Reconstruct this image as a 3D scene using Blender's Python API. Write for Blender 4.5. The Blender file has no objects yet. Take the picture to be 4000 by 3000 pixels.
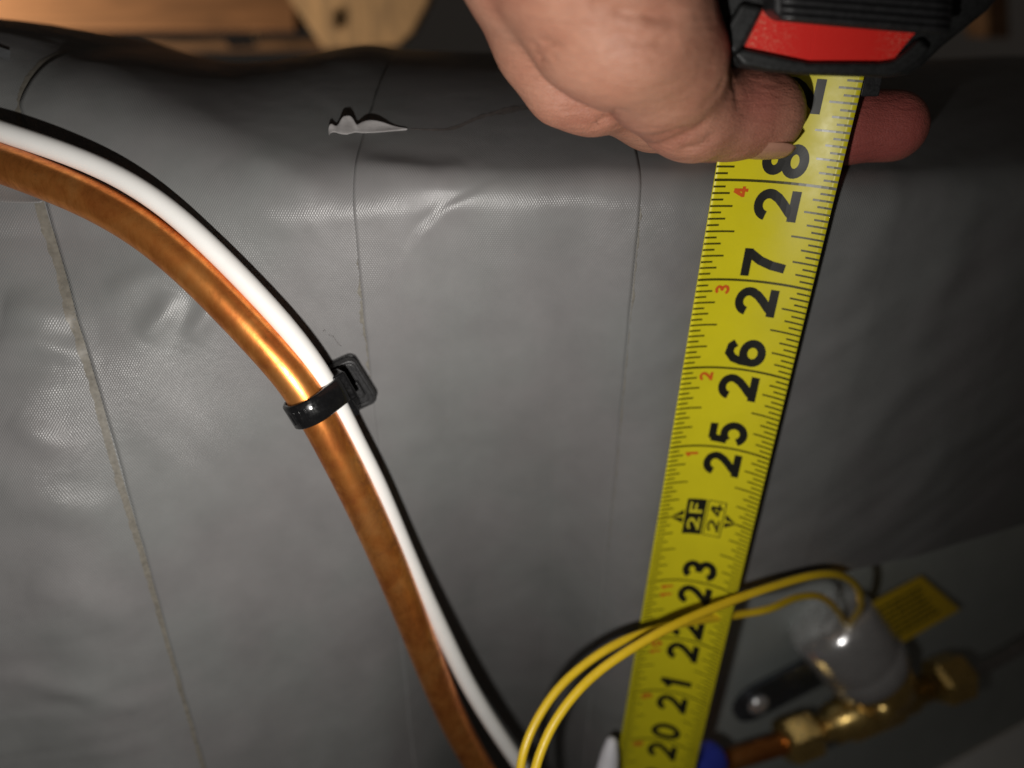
import bpy, math
import numpy as np
from mathutils import Vector, Matrix

# ------------------------------------------------------------------ camera, world, light
F_PX = 2900.0                      # focal length in pixels of a 4000 px wide frame
PITCH = 0.47                       # camera looks down by 27 degrees
CP, SP = math.cos(PITCH), math.sin(PITCH)
scene = bpy.context.scene
COL = scene.collection

cam_d = bpy.data.cameras.new('camera')
cam = bpy.data.objects.new('camera', cam_d)
COL.objects.link(cam)
cam.rotation_euler = (math.pi / 2 - PITCH, 0, 0)
cam_d.sensor_width = 36.0
cam_d.lens = 36.0 * F_PX / 4000.0
cam_d.clip_start = 0.005
cam_d.clip_end = 50.0
cam_d.dof.use_dof = True
cam_d.dof.focus_distance = 0.174
cam_d.dof.aperture_fstop = 6.3
scene.camera = cam

world = bpy.data.worlds.new('World')
scene.world = world
world.use_nodes = True
world.node_tree.nodes['Background'].inputs[0].default_value = (1.0, 0.86, 0.74, 1)
world.node_tree.nodes['Background'].inputs[1].default_value = 0.014

def spot(name, loc, aim, power, size, blend, radius, col):
    d = bpy.data.lights.new(name, 'SPOT')
    d.energy = power; d.spot_size = math.radians(size); d.spot_blend = blend
    d.shadow_soft_size = radius; d.color = col
    o = bpy.data.objects.new(name, d); COL.objects.link(o)
    o.location = loc
    o.rotation_euler = (Vector(aim) - Vector(loc)).to_track_quat('-Z', 'Y').to_euler()
    return o

# hand torch held low on the left of the camera: the only strong light of the picture
spot('torch_light', (-0.013, 0.012, -0.050), (-0.122, 0.180, -0.088), 1.50, 180, 1.0, 0.0022, (1.0, 0.965, 0.92))
# bulb of the attic behind the duct, off to the left, lighting the timbers
pl = bpy.data.lights.new('attic_bulb', 'POINT')
pl.energy = 26.0; pl.shadow_soft_size = 0.03; pl.color = (1.0, 0.72, 0.45)
plo = bpy.data.objects.new('attic_bulb', pl); COL.objects.link(plo)
plo.location = (-1.08, 0.97, -0.20)

vs = scene.view_settings
vs.view_transform = 'Standard'; vs.look = 'None'; vs.exposure = 0.0; vs.gamma = 1.0
vs.use_curve_mapping = False
scene.cycles.use_denoising = True
scene.cycles.max_bounces = 8

# ------------------------------------------------------------------ helpers (all lengths in mm)
MM = 0.001
RNG = np.random.default_rng(7)

def ray(px, py):
    x = (px - 2000.0) / F_PX; u = (1500.0 - py) / F_PX
    return np.array([x, CP + u * SP, -SP + u * CP])

def at(px, py, y):
    """point of the world plane y = const (mm) that the photograph shows at this pixel"""
    r = ray(px, py)
    return r * (y / r[1])

def atz(px, py, depth):
    return ray(px, py) * depth

def tag(o, label, cat, group=None, kind=None):
    if label: o['label'] = label
    if cat: o['category'] = cat
    if group: o['group'] = group
    if kind: o['kind'] = kind
    return o

def empty(name, loc, label, cat, group=None):
    o = bpy.data.objects.new(name, None)
    o.empty_display_size = 0.01
    COL.objects.link(o)
    o.location = Vector(np.asarray(loc, float) * MM)
    return tag(o, label, cat, group)

def parent_to(o, p):
    if p is not None:
        o.parent = p
        if p.type == 'EMPTY':                     # meshes carry world coordinates, only empties sit elsewhere
            o.matrix_parent_inverse = Matrix.Translation(-p.location)

def mesh(name, V, Fc, mat, parent=None, smooth=True, uv=None):
    me = bpy.data.meshes.new(name)
    V = np.asarray(V, float) * MM
    me.from_pydata([tuple(v) for v in V], [], [tuple(int(i) for i in f) for f in Fc])
    if smooth:
        me.polygons.foreach_set('use_smooth', [True] * len(me.polygons))
    if uv is not None:
        l = me.uv_layers.new(name='UVMap')
        idx = np.zeros(len(me.loops), int); me.loops.foreach_get('vertex_index', idx)
        l.data.foreach_set('uv', np.asarray(uv, float)[idx].ravel())
    me.materials.append(mat)
    me.validate(); me.update()
    o = bpy.data.objects.new(name, me)
    COL.objects.link(o)
    parent_to(o, parent)
    return o

def bevel(o, w, seg=3, angle=35):
    m = o.modifiers.new('bevel', 'BEVEL'); m.width = w * MM; m.segments = seg
    m.limit_method = 'ANGLE'; m.angle_limit = math.radians(angle)
    m.harden_normals = False
    return o

def norm(v):
    v = np.asarray(v, float); return v / np.linalg.norm(v)

def catmull(P, n):
    P = np.asarray(P, float)
    P = np.vstack([2 * P[0] - P[1], P, 2 * P[-1] - P[-2]])
    out = []
    for i in range(1, len(P) - 2):
        a, b, c, d = P[i - 1:i + 3]
        for t in np.linspace(0, 1, n, endpoint=False):
            out.append(.5 * (2 * b + (c - a) * t + (2 * a - 5 * b + 4 * c - d) * t * t + (3 * b - a - 3 * c + d) * t ** 3))
    out.append(P[-2])
    return np.array(out)

def frames(C):
    T = np.gradient(C, axis=0); T /= np.linalg.norm(T, axis=1)[:, None]
    N = np.zeros_like(T); ref = np.array([0, -1., 0])
    for i in range(len(C)):
        v = ref - T[i] * (ref @ T[i]); v /= np.linalg.norm(v); N[i] = v; ref = v
    return T, N, np.cross(T, N)

def tube_data(C, r, seg=24, cap=True):
    C = np.asarray(C, float); n = len(C)
    r = np.broadcast_to(np.asarray(r, float), (n,))
    T, N, B = frames(C)
    a = np.linspace(0, 2 * np.pi, seg, endpoint=False)
    V = C[:, None] + r[:, None, None] * (np.cos(a)[None, :, None] * N[:, None] + np.sin(a)[None, :, None] * B[:, None])
    L = np.r_[0, np.cumsum(np.linalg.norm(np.diff(C, axis=0), axis=1))]
    V = V.reshape(-1, 3); Fc = []
    for i in range(n - 1):
        for j in range(seg):
            k = (j + 1) % seg
            Fc.append((i * seg + j, i * seg + k, (i + 1) * seg + k, (i + 1) * seg + j))
    if cap:
        Fc.append(tuple(range(seg - 1, -1, -1))); Fc.append(tuple((n - 1) * seg + j for j in range(seg)))
    return V, Fc

def tube(name, C, r, mat, parent=None, seg=24):
    V, Fc = tube_data(C, r, seg)
    return mesh(name, V, Fc, mat, parent)

def lathe(name, base, axis, prof, mat, parent=None, seg=32, smooth=True, start=0.0):
    """prof: list of (distance along axis, radius)"""
    ax = norm(axis); ref = np.array([0, 0, 1.]) if abs(ax[2]) < .9 else np.array([1., 0, 0])
    n = norm(np.cross(ax, ref)); b = np.cross(ax, n)
    V = []; Fc = []
    for d, r in prof:
        for j in range(seg):
            t = 2 * np.pi * j / seg + start
            V.append(np.asarray(base) + ax * d + r * (np.cos(t) * n + np.sin(t) * b))
    for i in range(len(prof) - 1):
        for j in range(seg):
            k = (j + 1) % seg
            Fc.append((i * seg + j, i * seg + k, (i + 1) * seg + k, (i + 1) * seg + j))
    Fc.append(tuple(range(seg - 1, -1, -1))); Fc.append(tuple((len(prof) - 1) * seg + j for j in range(seg)))
    return mesh(name, V, Fc, mat, parent, smooth)

def prism(name, P, offs, mat, parent=None, smooth=False):
    """polygon P (n,3) swept by the vector offs"""
    P = np.asarray(P, float); n = len(P)
    V = np.vstack([P, P + np.asarray(offs, float)])
    Fc = [tuple(range(n)), tuple(range(2 * n - 1, n - 1, -1))] + [(i, i + n, (i + 1) % n + n, (i + 1) % n) for i in range(n)]
    o = mesh(name, V, Fc, mat, parent, smooth)
    bm_fix(o)
    return o

def bm_fix(o):
    import bmesh
    bm = bmesh.new(); bm.from_mesh(o.data)
    bmesh.ops.recalc_face_normals(bm, faces=bm.faces)
    bm.to_mesh(o.data); bm.free()

def box(name, c, ex, ey, ez, mat, parent=None, smooth=False):
    c, ex, ey, ez = (np.asarray(v, float) for v in (c, ex, ey, ez))
    P = [c - ex - ey - ez, c + ex - ey - ez, c + ex + ey - ez, c - ex + ey - ez]
    return prism(name, P, 2 * ez, mat, parent, smooth)

# value noise on the plane
_LAT = RNG.random((256, 256))
def vnoise(x, y, seed=0):
    x = np.asarray(x, float) + seed * 17.31; y = np.asarray(y, float) + seed * 9.73
    xi = np.floor(x).astype(int); yi = np.floor(y).astype(int)
    fx = x - xi; fy = y - yi
    fx = fx ** 3 * (fx * (6 * fx - 15) + 10); fy = fy ** 3 * (fy * (6 * fy - 15) + 10)
    g = lambda a, b: _LAT[a % 256, b % 256]
    return ((g(xi, yi) * (1 - fx) + g(xi + 1, yi) * fx) * (1 - fy) + (g(xi, yi + 1) * (1 - fx) + g(xi + 1, yi + 1) * fx) * fy) * 2 - 1

def sstep(a, b, x):
    t = np.clip((x - a) / (b - a), 0, 1); return t * t * (3 - 2 * t)

# ------------------------------------------------------------------ materials
def new_mat(name):
    m = bpy.data.materials.new(name); m.use_nodes = True
    nt = m.node_tree
    return m, nt, nt.nodes['Principled BSDF']

def N(nt, t, **kw):
    n = nt.nodes.new(t)
    for k, v in kw.items():
        if k in ('operation', 'blend_type', 'data_type', 'noise_dimensions', 'feature', 'wave_type', 'bands_direction', 'musgrave_type'):
            setattr(n, k, v)
        else:
            n.inputs[k].default_value = v
    return n

def math_n(nt, op, a, b=None):
    n = nt.nodes.new('ShaderNodeMath'); n.operation = op
    for i, v in enumerate((a, b)):
        if v is None: continue
        if isinstance(v, (int, float)): n.inputs[i].default_value = v
        else: nt.links.new(v, n.inputs[i])
    return n.outputs[0]

def noise(nt, scale, detail=4, rough=.55, vec=None, dist=0.0):
    n = nt.nodes.new('ShaderNodeTexNoise')
    n.inputs['Scale'].default_value = scale; n.inputs['Detail'].default_value = detail
    n.inputs['Roughness'].default_value = rough; n.inputs['Distortion'].default_value = dist
    if vec is not None: nt.links.new(vec, n.inputs['Vector'])
    return n.outputs['Fac']

def objco(nt, scale=(1, 1, 1), rot=(0, 0, 0)):
    t = nt.nodes.new('ShaderNodeTexCoord'); m = nt.nodes.new('ShaderNodeMapping')
    m.inputs['Scale'].default_value = scale; m.inputs['Rotation'].default_value = rot
    nt.links.new(t.outputs['Object'], m.inputs['Vector'])
    return m.outputs[0]

def ramp(nt, fac, stops):
    r = nt.nodes.new('ShaderNodeValToRGB')
    while len(r.color_ramp.elements) < len(stops): r.color_ramp.elements.new(0.5)
    for e, (p, c) in zip(r.color_ramp.elements, stops):
        e.position = p; e.color = (c[0], c[1], c[2], 1) if not isinstance(c, (int, float)) else (c, c, c, 1)
    nt.links.new(fac, r.inputs[0])
    return r.outputs[0]

def mix(nt, fac, a, b, mode='MIX'):
    n = nt.nodes.new('ShaderNodeMix'); n.data_type = 'RGBA'; n.blend_type = mode
    for s, v in ((n.inputs['Factor'], fac), (n.inputs[6], a), (n.inputs[7], b)):
        if isinstance(v, (int, float)): s.default_value = v
        elif isinstance(v, tuple): s.default_value = (v[0], v[1], v[2], 1)
        else: nt.links.new(v, s)
    return n.outputs[2]

def bump(nt, h, strength, dist, bsdf, prev=None):
    b = nt.nodes.new('ShaderNodeBump')
    b.inputs['Strength'].default_value = strength; b.inputs['Distance'].default_value = dist
    nt.links.new(h, b.inputs['Height'])
    if prev is not None: nt.links.new(prev, b.inputs['Normal'])
    if bsdf is not None: nt.links.new(b.outputs[0], bsdf.inputs['Normal'])
    return b.outputs[0]

def simple(name, col, rough=.5, metal=0.0, var=.12, nscale=300, bumpd=0.0, bscale=900, spec=.5, coat=0.0, rvar=.12):
    m, nt, b = new_mat(name)
    v = objco(nt)
    n1 = noise(nt, nscale, 4, .6, v)
    c0 = tuple(c * (1 - var) for c in col); c1 = tuple(min(1, c * (1 + var)) for c in col)
    nt.links.new(ramp(nt, n1, [(.3, c0), (.7, c1)]), b.inputs['Base Color'])
    nt.links.new(ramp(nt, noise(nt, nscale * 2.3, 3, .6, v), [(.3, max(.02, rough - rvar)), (.7, min(1, rough + rvar))]), b.inputs['Roughness'])
    b.inputs['Metallic'].default_value = metal
    b.inputs['Specular IOR Level'].default_value = spec
    b.inputs['Coat Weight'].default_value = coat
    if bumpd:
        bump(nt, noise(nt, bscale, 4, .6, v), .6, bumpd * MM, b)
    return m

def mat_wrap():
    m, nt, b = new_mat('grey_scrim_wrap')
    uvn = nt.nodes.new('ShaderNodeUVMap'); uvn.uv_map = 'UVMap'
    sep = nt.nodes.new('ShaderNodeSeparateXYZ'); nt.links.new(uvn.outputs[0], sep.inputs[0])
    wob = noise(nt, .5, 2, .5, uvn.outputs[0])
    u = math_n(nt, 'ADD', sep.outputs[0], math_n(nt, 'MULTIPLY', wob, .5)); v = sep.outputs[1]
    p = .62
    # embossed scrim: dimples on a staggered grid
    a1 = math_n(nt, 'SINE', math_n(nt, 'MULTIPLY', math_n(nt, 'ADD', u, math_n(nt, 'MULTIPLY', v, .577)), 2 * math.pi / p))
    a2 = math_n(nt, 'SINE', math_n(nt, 'MULTIPLY', math_n(nt, 'SUBTRACT', u, math_n(nt, 'MULTIPLY', v, .577)), 2 * math.pi / p))
    w = math_n(nt, 'ADD', a1, a2)
    h = math_n(nt, 'MULTIPLY', w, .25)
    co = objco(nt)
    depth = ramp(nt, noise(nt, 38, 2, .5, co), [(.35, .45), (.65, 1.0)])
    h = math_n(nt, 'MULTIPLY', h, depth)
    n0 = bump(nt, noise(nt, 110, 3, .5, co), .4, .00018, None)
    bump(nt, h, 1.0, .00008, b, n0)
    mott = noise(nt, 55, 5, .6, co)
    c = ramp(nt, mott, [(.30, (.160, .160, .159)), (.70, (.192, .192, .191))])
    # fine dust specks
    sp = ramp(nt, noise(nt, 2300, 2, .5, co), [(.73, 0.0), (.80, 1.0)])
    c = mix(nt, math_n(nt, 'MULTIPLY', sp, .35), c, (.10, .09, .08))
    tint = ramp(nt, noise(nt, 26, 3, .5, co), [(.4, (1.015, .99, .995)), (.6, (.985, 1.0, .99))])
    c = mix(nt, 1.0, c, tint, 'MULTIPLY')
    nt.links.new(c, b.inputs['Base Color'])
    nt.links.new(ramp(nt, noise(nt, 120, 4, .6, co), [(.3, .31), (.7, .42)]), b.inputs['Roughness'])
    b.inputs['Specular IOR Level'].default_value = .45
    return m

def mat_copper(name='oxidised_copper', dark=0.0):
    m, nt, b = new_mat(name)
    co = objco(nt)
    str_ = objco(nt, (1, 1, .35), (.0, .55, 0))
    big = noise(nt, 85, 5, .62, co, .6); fine = noise(nt, 650, 5, .65, str_)
    c = ramp(nt, big, [(.34, (.70, .225, .055)), (.52, (.88, .325, .078)), (.70, (.95, .41, .12))])
    spots = ramp(nt, fine, [(.34, (.72, .64, .56)), (.55, (1, 1, 1)), (.75, (1.08, 1.05, .95))])
    c = mix(nt, .85, c, spots, 'MULTIPLY')
    ox = ramp(nt, noise(nt, 42, 6, .7, co, 1.2), [(.55, 0.0), (.66, .6)])
    c = mix(nt, ox, c, (.26, .08, .028))
    if dark: c = mix(nt, dark, c, (.10, .035, .018))
    nt.links.new(c, b.inputs['Base Color'])
    b.inputs['Metallic'].default_value = .86
    r = ramp(nt, fine, [(.3, .40), (.7, .27)])
    r = mix(nt, ox, r, (.55, .55, .55))
    nt.links.new(r, b.inputs['Roughness'])
    n0 = bump(nt, big, .4, .00012, None)
    bump(nt, fine, .4, .00003, b, n0)
    return m

def mat_skin():
    m, nt, b = new_mat('hand_skin')
    co = objco(nt)
    big = noise(nt, 60, 4, .6, co)
    c = ramp(nt, big, [(.30, (.335, .14, .092)), (.50, (.40, .19, .125)), (.72, (.45, .235, .16))])
    fine = ramp(nt, noise(nt, 900, 4, .6, co), [(.3, (.90, .87, .86)), (.7, (1.06, 1.05, 1.04))])
    c = mix(nt, .8, c, fine, 'MULTIPLY')
    # the blood-red finger pads, stored on the mesh
    at_ = nt.nodes.new('ShaderNodeAttribute'); at_.attribute_name = 'pad'
    c = mix(nt, at_.outputs['Fac'], c, (.36, .09, .075))
    nt.links.new(c, b.inputs['Base Color'])
    b.inputs['Subsurface Weight'].default_value = .12
    b.inputs['Subsurface Radius'].default_value = (1.0, .35, .2)
    b.inputs['Subsurface Scale'].default_value = .0016
    nt.links.new(ramp(nt, noise(nt, 1400, 3, .6, co), [(.3, .42), (.7, .60)]), b.inputs['Roughness'])
    b.inputs['Specular IOR Level'].default_value = .42
    # skin relief: cells and fine folds
    vo = nt.nodes.new('ShaderNodeTexVoronoi'); vo.feature = 'DISTANCE_TO_EDGE'
    mp = objco(nt, (1, .8, 1.7), (.0, .7, .2))
    vo.inputs['Scale'].default_value = 1150; nt.links.new(mp, vo.inputs['Vector'])
    cells = ramp(nt, vo.outputs['Distance'], [(0, 0.0), (.25, 1.0)])
    n0 = bump(nt, cells, .5, .00012, None)
    fold = noise(nt, 330, 4, .6, objco(nt, (.45, .6, 1.8), (0, .75, 0)), .5)
    n1 = bump(nt, fold, .6, .0008, None, n0)
    bump(nt, noise(nt, 120, 3, .5, co), .4, .0009, b, n1)
    return m

M = {}
M['wrap'] = mat_wrap()
M['copper'] = mat_copper()
M['copper_dark'] = mat_copper('dull_copper', .35)
M['skin'] = mat_skin()
M['nail'] = simple('finger_nail', (.42, .215, .145), .3, 0, .06, 500, .02, 1500)
M['white'] = simple('white_cable_jacket', (.80, .79, .765), .34, 0, .025, 160, .012, 1300)
M['black'] = simple('black_nylon', (.006, .006, .0065), .20, 0, .2, 400, .02, 900)
M['blackm'] = simple('black_moulded_plastic', (.017, .017, .018), .46, 0, .35, 900, .10, 2600, rvar=.16)
M['case'] = simple('black_rubber_case', (.012, .0125, .0125), .50, 0, .3, 500, .05, 1500, rvar=.12)
M['residue'] = simple('dried_adhesive', (.160, .148, .125), .40, 0, .22, 700, .02, 1500)
M['band_dark'] = simple('dark_band', (.125, .108, .10), .6, 0, .25, 600, .1, 1500)
M['scrim'] = simple('torn_white_scrim', (.36, .345, .34), .7, 0, .08, 900, .12, 2200)
M['black_ink'] = simple('black_print', (.012, .012, .009), .40, 0, .05, 200, spec=.3, rvar=.015)
M['tick_ink'] = simple('olive_print', (.060, .055, .006), .32, 0, .08, 200, rvar=.015)
M['red_ink'] = simple('red_print', (.62, .105, .015), .34, 0, .1, 500)
M['blade_edge'] = M['tick_ink']
M['yellow'] = simple('yellow_tape_enamel', (.68, .60, .016), .36, 0, .04, 90, .01, 500, spec=.32, rvar=.05)
M['yellow_ink'] = simple('yellow_reverse_print', (.64, .57, .03), .3, 0, .03, 200)
M['lead'] = simple('yellow_wire_insulation', (.74, .50, .018), .38, 0, .05, 250, .01, 900)
M['brass'] = simple('brass', (.76, .53, .18), .30, .88, .18, 220, .05, 700)
M['chrome'] = simple('plated_steel', (.90, .90, .91), .24, .72, .08, 150, .45, 80, rvar=.08)
M['bracket'] = simple('blued_steel', (.11, .125, .145), .34, .75, .2, 160, .03, 500)
M['steel_tube'] = simple('dark_steel_tube', (.34, .33, .32), .42, .8, .2, 200)
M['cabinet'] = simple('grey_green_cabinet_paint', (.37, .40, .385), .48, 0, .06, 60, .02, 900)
M['cabinet_rim'] = simple('lit_cabinet_paint', (.82, .82, .80), .5, 0, .05, 60, .02, 900)  # light caught by the cabinet's fold, put into a brighter paint colour
M['blue'] = simple('blue_plastic', (.035, .055, .42), .4, 0, .1, 200)
M['pale'] = simple('pale_grey_plastic', (.62, .62, .66), .45, 0, .06, 200)
M['foil'] = simple('foil_tape', (.36, .38, .40), .38, .5, .2, 300, .08, 700)
M['fibre'] = simple('dark_fibre', (.07, .06, .055), .8, 0, .1, 300)

def mat_red():
    m, nt, b = new_mat('scuffed_red_plastic')
    co = objco(nt)
    sep = nt.nodes.new('ShaderNodeSeparateXYZ'); nt.links.new(co, sep.inputs[0])
    sc = ramp(nt, noise(nt, 2600, 5, .75, co), [(.52, 0.0), (.66, 1.0)])
    # worn towards both ends of the panel
    ends = math_n(nt, 'ABSOLUTE', math_n(nt, 'SUBTRACT', sep.outputs[0], .0635))
    e = ramp(nt, math_n(nt, 'MULTIPLY', ends, 50.0), [(.34, .03), (.78, 1.0)])
    c = mix(nt, math_n(nt, 'MULTIPLY', sc, e), (.70, .020, .014), (.66, .30, .20))
    nt.links.new(c, b.inputs['Base Color'])
    b.inputs['Roughness'].default_value = .42
    bump(nt, noise(nt, 1500, 4, .7, co), .35, .00008, b)
    return m
M['red'] = mat_red()

def mat_wood(name, base, axis_scale):
    m, nt, b = new_mat(name)
    co = objco(nt, axis_scale)
    g = noise(nt, 30, 5, .6, co, 1.5)
    c0 = tuple(x * .55 for x in base)
    nt.links.new(ramp(nt, g, [(.35, c0), (.65, base)]), b.inputs['Base Color'])
    b.inputs['Roughness'].default_value = .75
    bump(nt, g, .4, .001, b)
    return m
M['wood'] = mat_wood('rough_sawn_timber', (.56, .31, .17), (.15, 1, 1.6))
M['wood_pale'] = mat_wood('pale_timber', (.52, .37, .21), (1.2, 1, .35))
M['wood_dark'] = mat_wood('dark_timber', (.20, .12, .07), (.4, 1, 1))

# ------------------------------------------------------------------ the wrapped duct
WX = np.array([-260, -170, -140, -112, -85, -60, -38, 0, 32, 60, 100, 150, 230, 330.])
WY = np.array([148, 170, 176.5, 179.5, 178.5, 177, 176.5, 178, 182.5, 188, 194, 208, 238, 280.])
TX = np.array([-260, -200, -150, -130, -112, -85, -60, -38, 32, 80, 330.])
TZ = np.array([2, 0, -4, -8, -12.5, -21, -28, -33, -35, -38, -38.])
RX = np.array([-260, -130, -112, -85, -60, -38, -10, 330.])
RR = np.array([58, 52, 44, 32, 21, 13, 10, 10])
def smooth_interp(u, X, Y):
    s = 0
    for d, w in ((-9, .2), (0, .6), (9, .2)):
        s = s + w * np.interp(u + d, X, Y)
    return s

SEAM_B, SEAM_C = -38.0, 31.5
_SQ = np.linspace(-430, 340, 500)
_SU = np.full(500, -100.0)
def SA(q):                                   # the left seam swings outwards over the shoulder
    return np.interp(q, _SQ, _SU)

def base(u, q):
    u = np.asarray(u, float); q = np.asarray(q, float)
    W = smooth_interp(u, WX, WY); T = smooth_interp(u, TX, TZ); R = smooth_interp(u, RX, RR)
    zc = T - R
    lean = .05 * (1 - sstep(-112, -48, u)) - .06 * sstep(-45, -5, u)                 # the left half leans towards us further down
    down = np.clip(-70 - q, 0, None); dn2 = np.clip(-50 - q, 0, None)
    Wf = W + .15 * sstep(-60, -10, u) * (1 - sstep(12, 46, u)) * np.clip(-38 - q, 0, None) - lean * (down ** 2) / (down + 40) - 29 * (1 - sstep(-122, -50, u)) * (1 - np.exp(-(dn2 / 42) ** 1.3))
    hf = sstep(-115, -45, u)
    rise = np.radians(2 + 21 * hf)    # the padded top swells up behind the edge, then drops away
    tm = np.pi / 2 - rise
    th = np.clip((q - zc) / R, 0, tm)
    over = np.clip(q - (zc + R * tm), 0, None) * np.cos(rise)
    y = Wf + R * (1 - np.cos(th)) + over
    z = np.minimum(q, zc) + R * np.sin(th) + np.tan(rise) * over - (.00108 + .0011 * hf) * over ** 2
    return np.stack([u, y, z], -1)

for _ in range(25):
    _SU = .5 * _SU - .5 * .628 * np.minimum(base(_SU, _SQ)[:, 1], 196.0)

def seg_dist(u, q, P):
    """signed distance to a polyline and position along it (0..1)"""
    best = np.full(np.shape(u), 1e9); sg = np.ones(np.shape(u)); along = np.zeros(np.shape(u))
    n = len(P) - 1
    for i in range(n):
        a = np.array(P[i]); b = np.array(P[i + 1]); d = b - a; L2 = d @ d
        t = np.clip(((u - a[0]) * d[0] + (q - a[1]) * d[1]) / L2, 0, 1)
        ex = u - a[0] - t * d[0]; ey = q - a[1] - t * d[1]
        dd = np.hypot(ex, ey); s = np.sign(d[0] * ey - d[1] * ex)
        m = dd < best
        best = np.where(m, dd, best); sg = np.where(m, s, sg); along = np.where(m, (i + t) / n, along)
    return best, sg, along

def project(P):
    P = np.asarray(P, float)
    d = P[..., 1] * CP - P[..., 2] * SP; up = P[..., 1] * SP + P[..., 2] * CP
    return 2000 + F_PX * P[..., 0] / d, 1500 - F_PX * up / d, d

_GU, _GQ = np.meshgrid(np.arange(-200, 300, 2.0), np.arange(-330, 90, 1.0), indexing='ij')
_GX, _GY, _GD = project(base(_GU, _GQ))
def wall(px, py):
    """(u, q) of the wrap under a pixel of the photograph"""
    e = np.hypot(_GX - px, _GY - py) + np.clip(_GD - 260, 0, None) * .2
    k = np.unravel_index(np.argmin(e), e.shape); u, q = _GU[k], _GQ[k]
    for _ in range(6):
        x, y, _d = project(base(u, q)); xu, yu, _d = project(base(u + .3, q)); xq, yq, _d = project(base(u, q + .3))
        J = np.array([[xu - x, xq - x], [yu - y, yq - y]]) / .3
        if abs(np.linalg.det(J)) < 4: break
        du, dq = np.linalg.solve(J, [px - x, py - y])
        u += float(np.clip(du, -2, 2)); q += float(np.clip(dq, -2, 2))
    return (float(u), float(q))

CREASES = [  # polyline in pixels, height mm, width mm, one sided
    ([(1900, 725), (1797, 778), (1749, 800), (1702, 841), (1634, 908), (1590, 980)], .75, 1.5, True),
    ([(1765, 830), (1762, 1100), (1758, 1450), (1752, 1800)], .16, 1.2, True),
    ([(1620, 980), (1610, 1130), (1600, 1260)], .25, 1.8, True),
    ([(1250, 740), (1120, 690), (980, 600)], .9, 4.0, False),
    ([(1180, 900), (1000, 780), (860, 640)], .8, 5.0, False),
    ([(1330, 560), (1420, 640), (1700, 690), (1820, 640)], .9, 4.5, False),
    ([(560, 1330), (640, 1230), (690, 1140)], 1.45, 3.2, False),
    ([(740, 1330), (800, 1240), (840, 1170)], 1.30, 2.8, False),
    ([(420, 1160), (560, 1090), (720, 1060)], 1.01, 3.2, False),
    ([(20, 1210), (150, 1225), (290, 1250)], 1.89, 4.0, False),
    ([(0, 1330), (150, 1335), (330, 1390)], 1.45, 3.0, False),
    ([(40, 1640), (150, 1700), (260, 1745)], 1.16, 3.5, False),
    ([(0, 1900), (200, 1960), (420, 2050)], 1.01, 5.0, False),
    ([(100, 2300), (300, 2330), (520, 2450)], 1.01, 5.0, False),
    ([(60, 2640), (300, 2700), (560, 2760)], 1.01, 4.5, False),
    ([(3250, 1250), (3400, 950), (3480, 700)], .9, 5.5, False),
    ([(3500, 1500), (3700, 1050), (3780, 760)], 1.0, 6.5, False),
    ([(3200, 1900), (3550, 1500), (3900, 1250)], .9, 6.0, False),
    ([(3450, 2050), (3700, 1750), (3980, 1600)], .9, 6.0, False),
    ([(2480, 1250), (2440, 1550), (2420, 1800)], .35, 2.5, False),
]
CREASE_UQ = [([wall(*p) for p in P], a, w, o) for P, a, w, o in CREASES]

def disp(u, q, pid):
    """relief of the wrap in mm"""
    h = .8 * vnoise(u / 55, q / 80, 1) + .24 * vnoise(u / 22, q / 46, 2)
    c, s = (.80, .6) if pid in (0, 1) else (.55, -.83)
    if pid == 2: c, s = .97, .06
    a = c * u + s * q; b = -s * u + c * q
    k = {0: .55, 1: .28, 2: .10, 3: .42}[pid]
    if pid == 0: a, b = q, u
    near = np.minimum(np.minimum(np.abs(u - SA(q)), np.abs(u - SEAM_B)), np.abs(u - SEAM_C))
    h = h + k * (.25 + .75 * sstep(0, 14, near)) * (vnoise(a / 9, b / 34, 5 + pid) * .6 + vnoise(a / 5, b / 22, 6 + pid) * .3)
    # where a sheet runs on under its neighbour it lies deeper
    if pid == 0: h = h - 1.6 * sstep(SA(q) + .6, SA(q) + 3, u)
    if pid == 1: h = h - 1.6 * sstep(SEAM_B + .6, SEAM_B + 3, u)
    if pid == 3: h = h - 1.6 * (1 - sstep(SEAM_C - 3, SEAM_C - .6, u))
    h = h + .02 * vnoise(u / 3.1, q / 3.3, 8)
    h = h + np.exp(-((q + 42) / 11) ** 2) * (.35 * vnoise(u / 14, q / 14, 41) + .10 * vnoise(u / 5, q / 7, 42)) * sstep(-70, -40, u)
    for P, am, w, one in CREASE_UQ:
        d, sg, al = seg_dist(u, q, P)
        fade = np.sin(np.pi * np.clip(al * .94 + .03, 0, 1)) ** .6
        if one: h = h + am * fade * np.tanh(sg * d / (w * .35)) * np.exp(-(d / (w * 2.2)) ** 1.5) * .5
        else: h = h + am * fade * np.exp(-(d / w) ** 2)
    # soft sag towards the panel seams
    for sx, am in ((SA(q), .9), (SEAM_B, .25), (SEAM_C, .15)):
        h = h - am * np.exp(-((u - sx) / 9.0) ** 2)
    return h

PANEL_LIFT = {0: 0.0, 1: .2, 2: .38, 3: .16}
def surf(u, q, pid, off=0.0):
    u = np.asarray(u, float); q = np.asarray(q, float)
    P = base(u, q); e = .5
    du = base(u + e, q) - base(u - e, q); dq = base(u, q + e) - base(u, q - e)
    n = np.cross(du, dq); n /= np.linalg.norm(n, axis=-1)[..., None]
    return P + n * (disp(u, q, pid) + PANEL_LIFT[pid] + off)[..., None]

duct = empty('insulated_duct', (0, 300, -330), 'grey embossed vapour-barrier wrap over an insulated duct, behind copper pipe and tape', 'duct')

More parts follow.
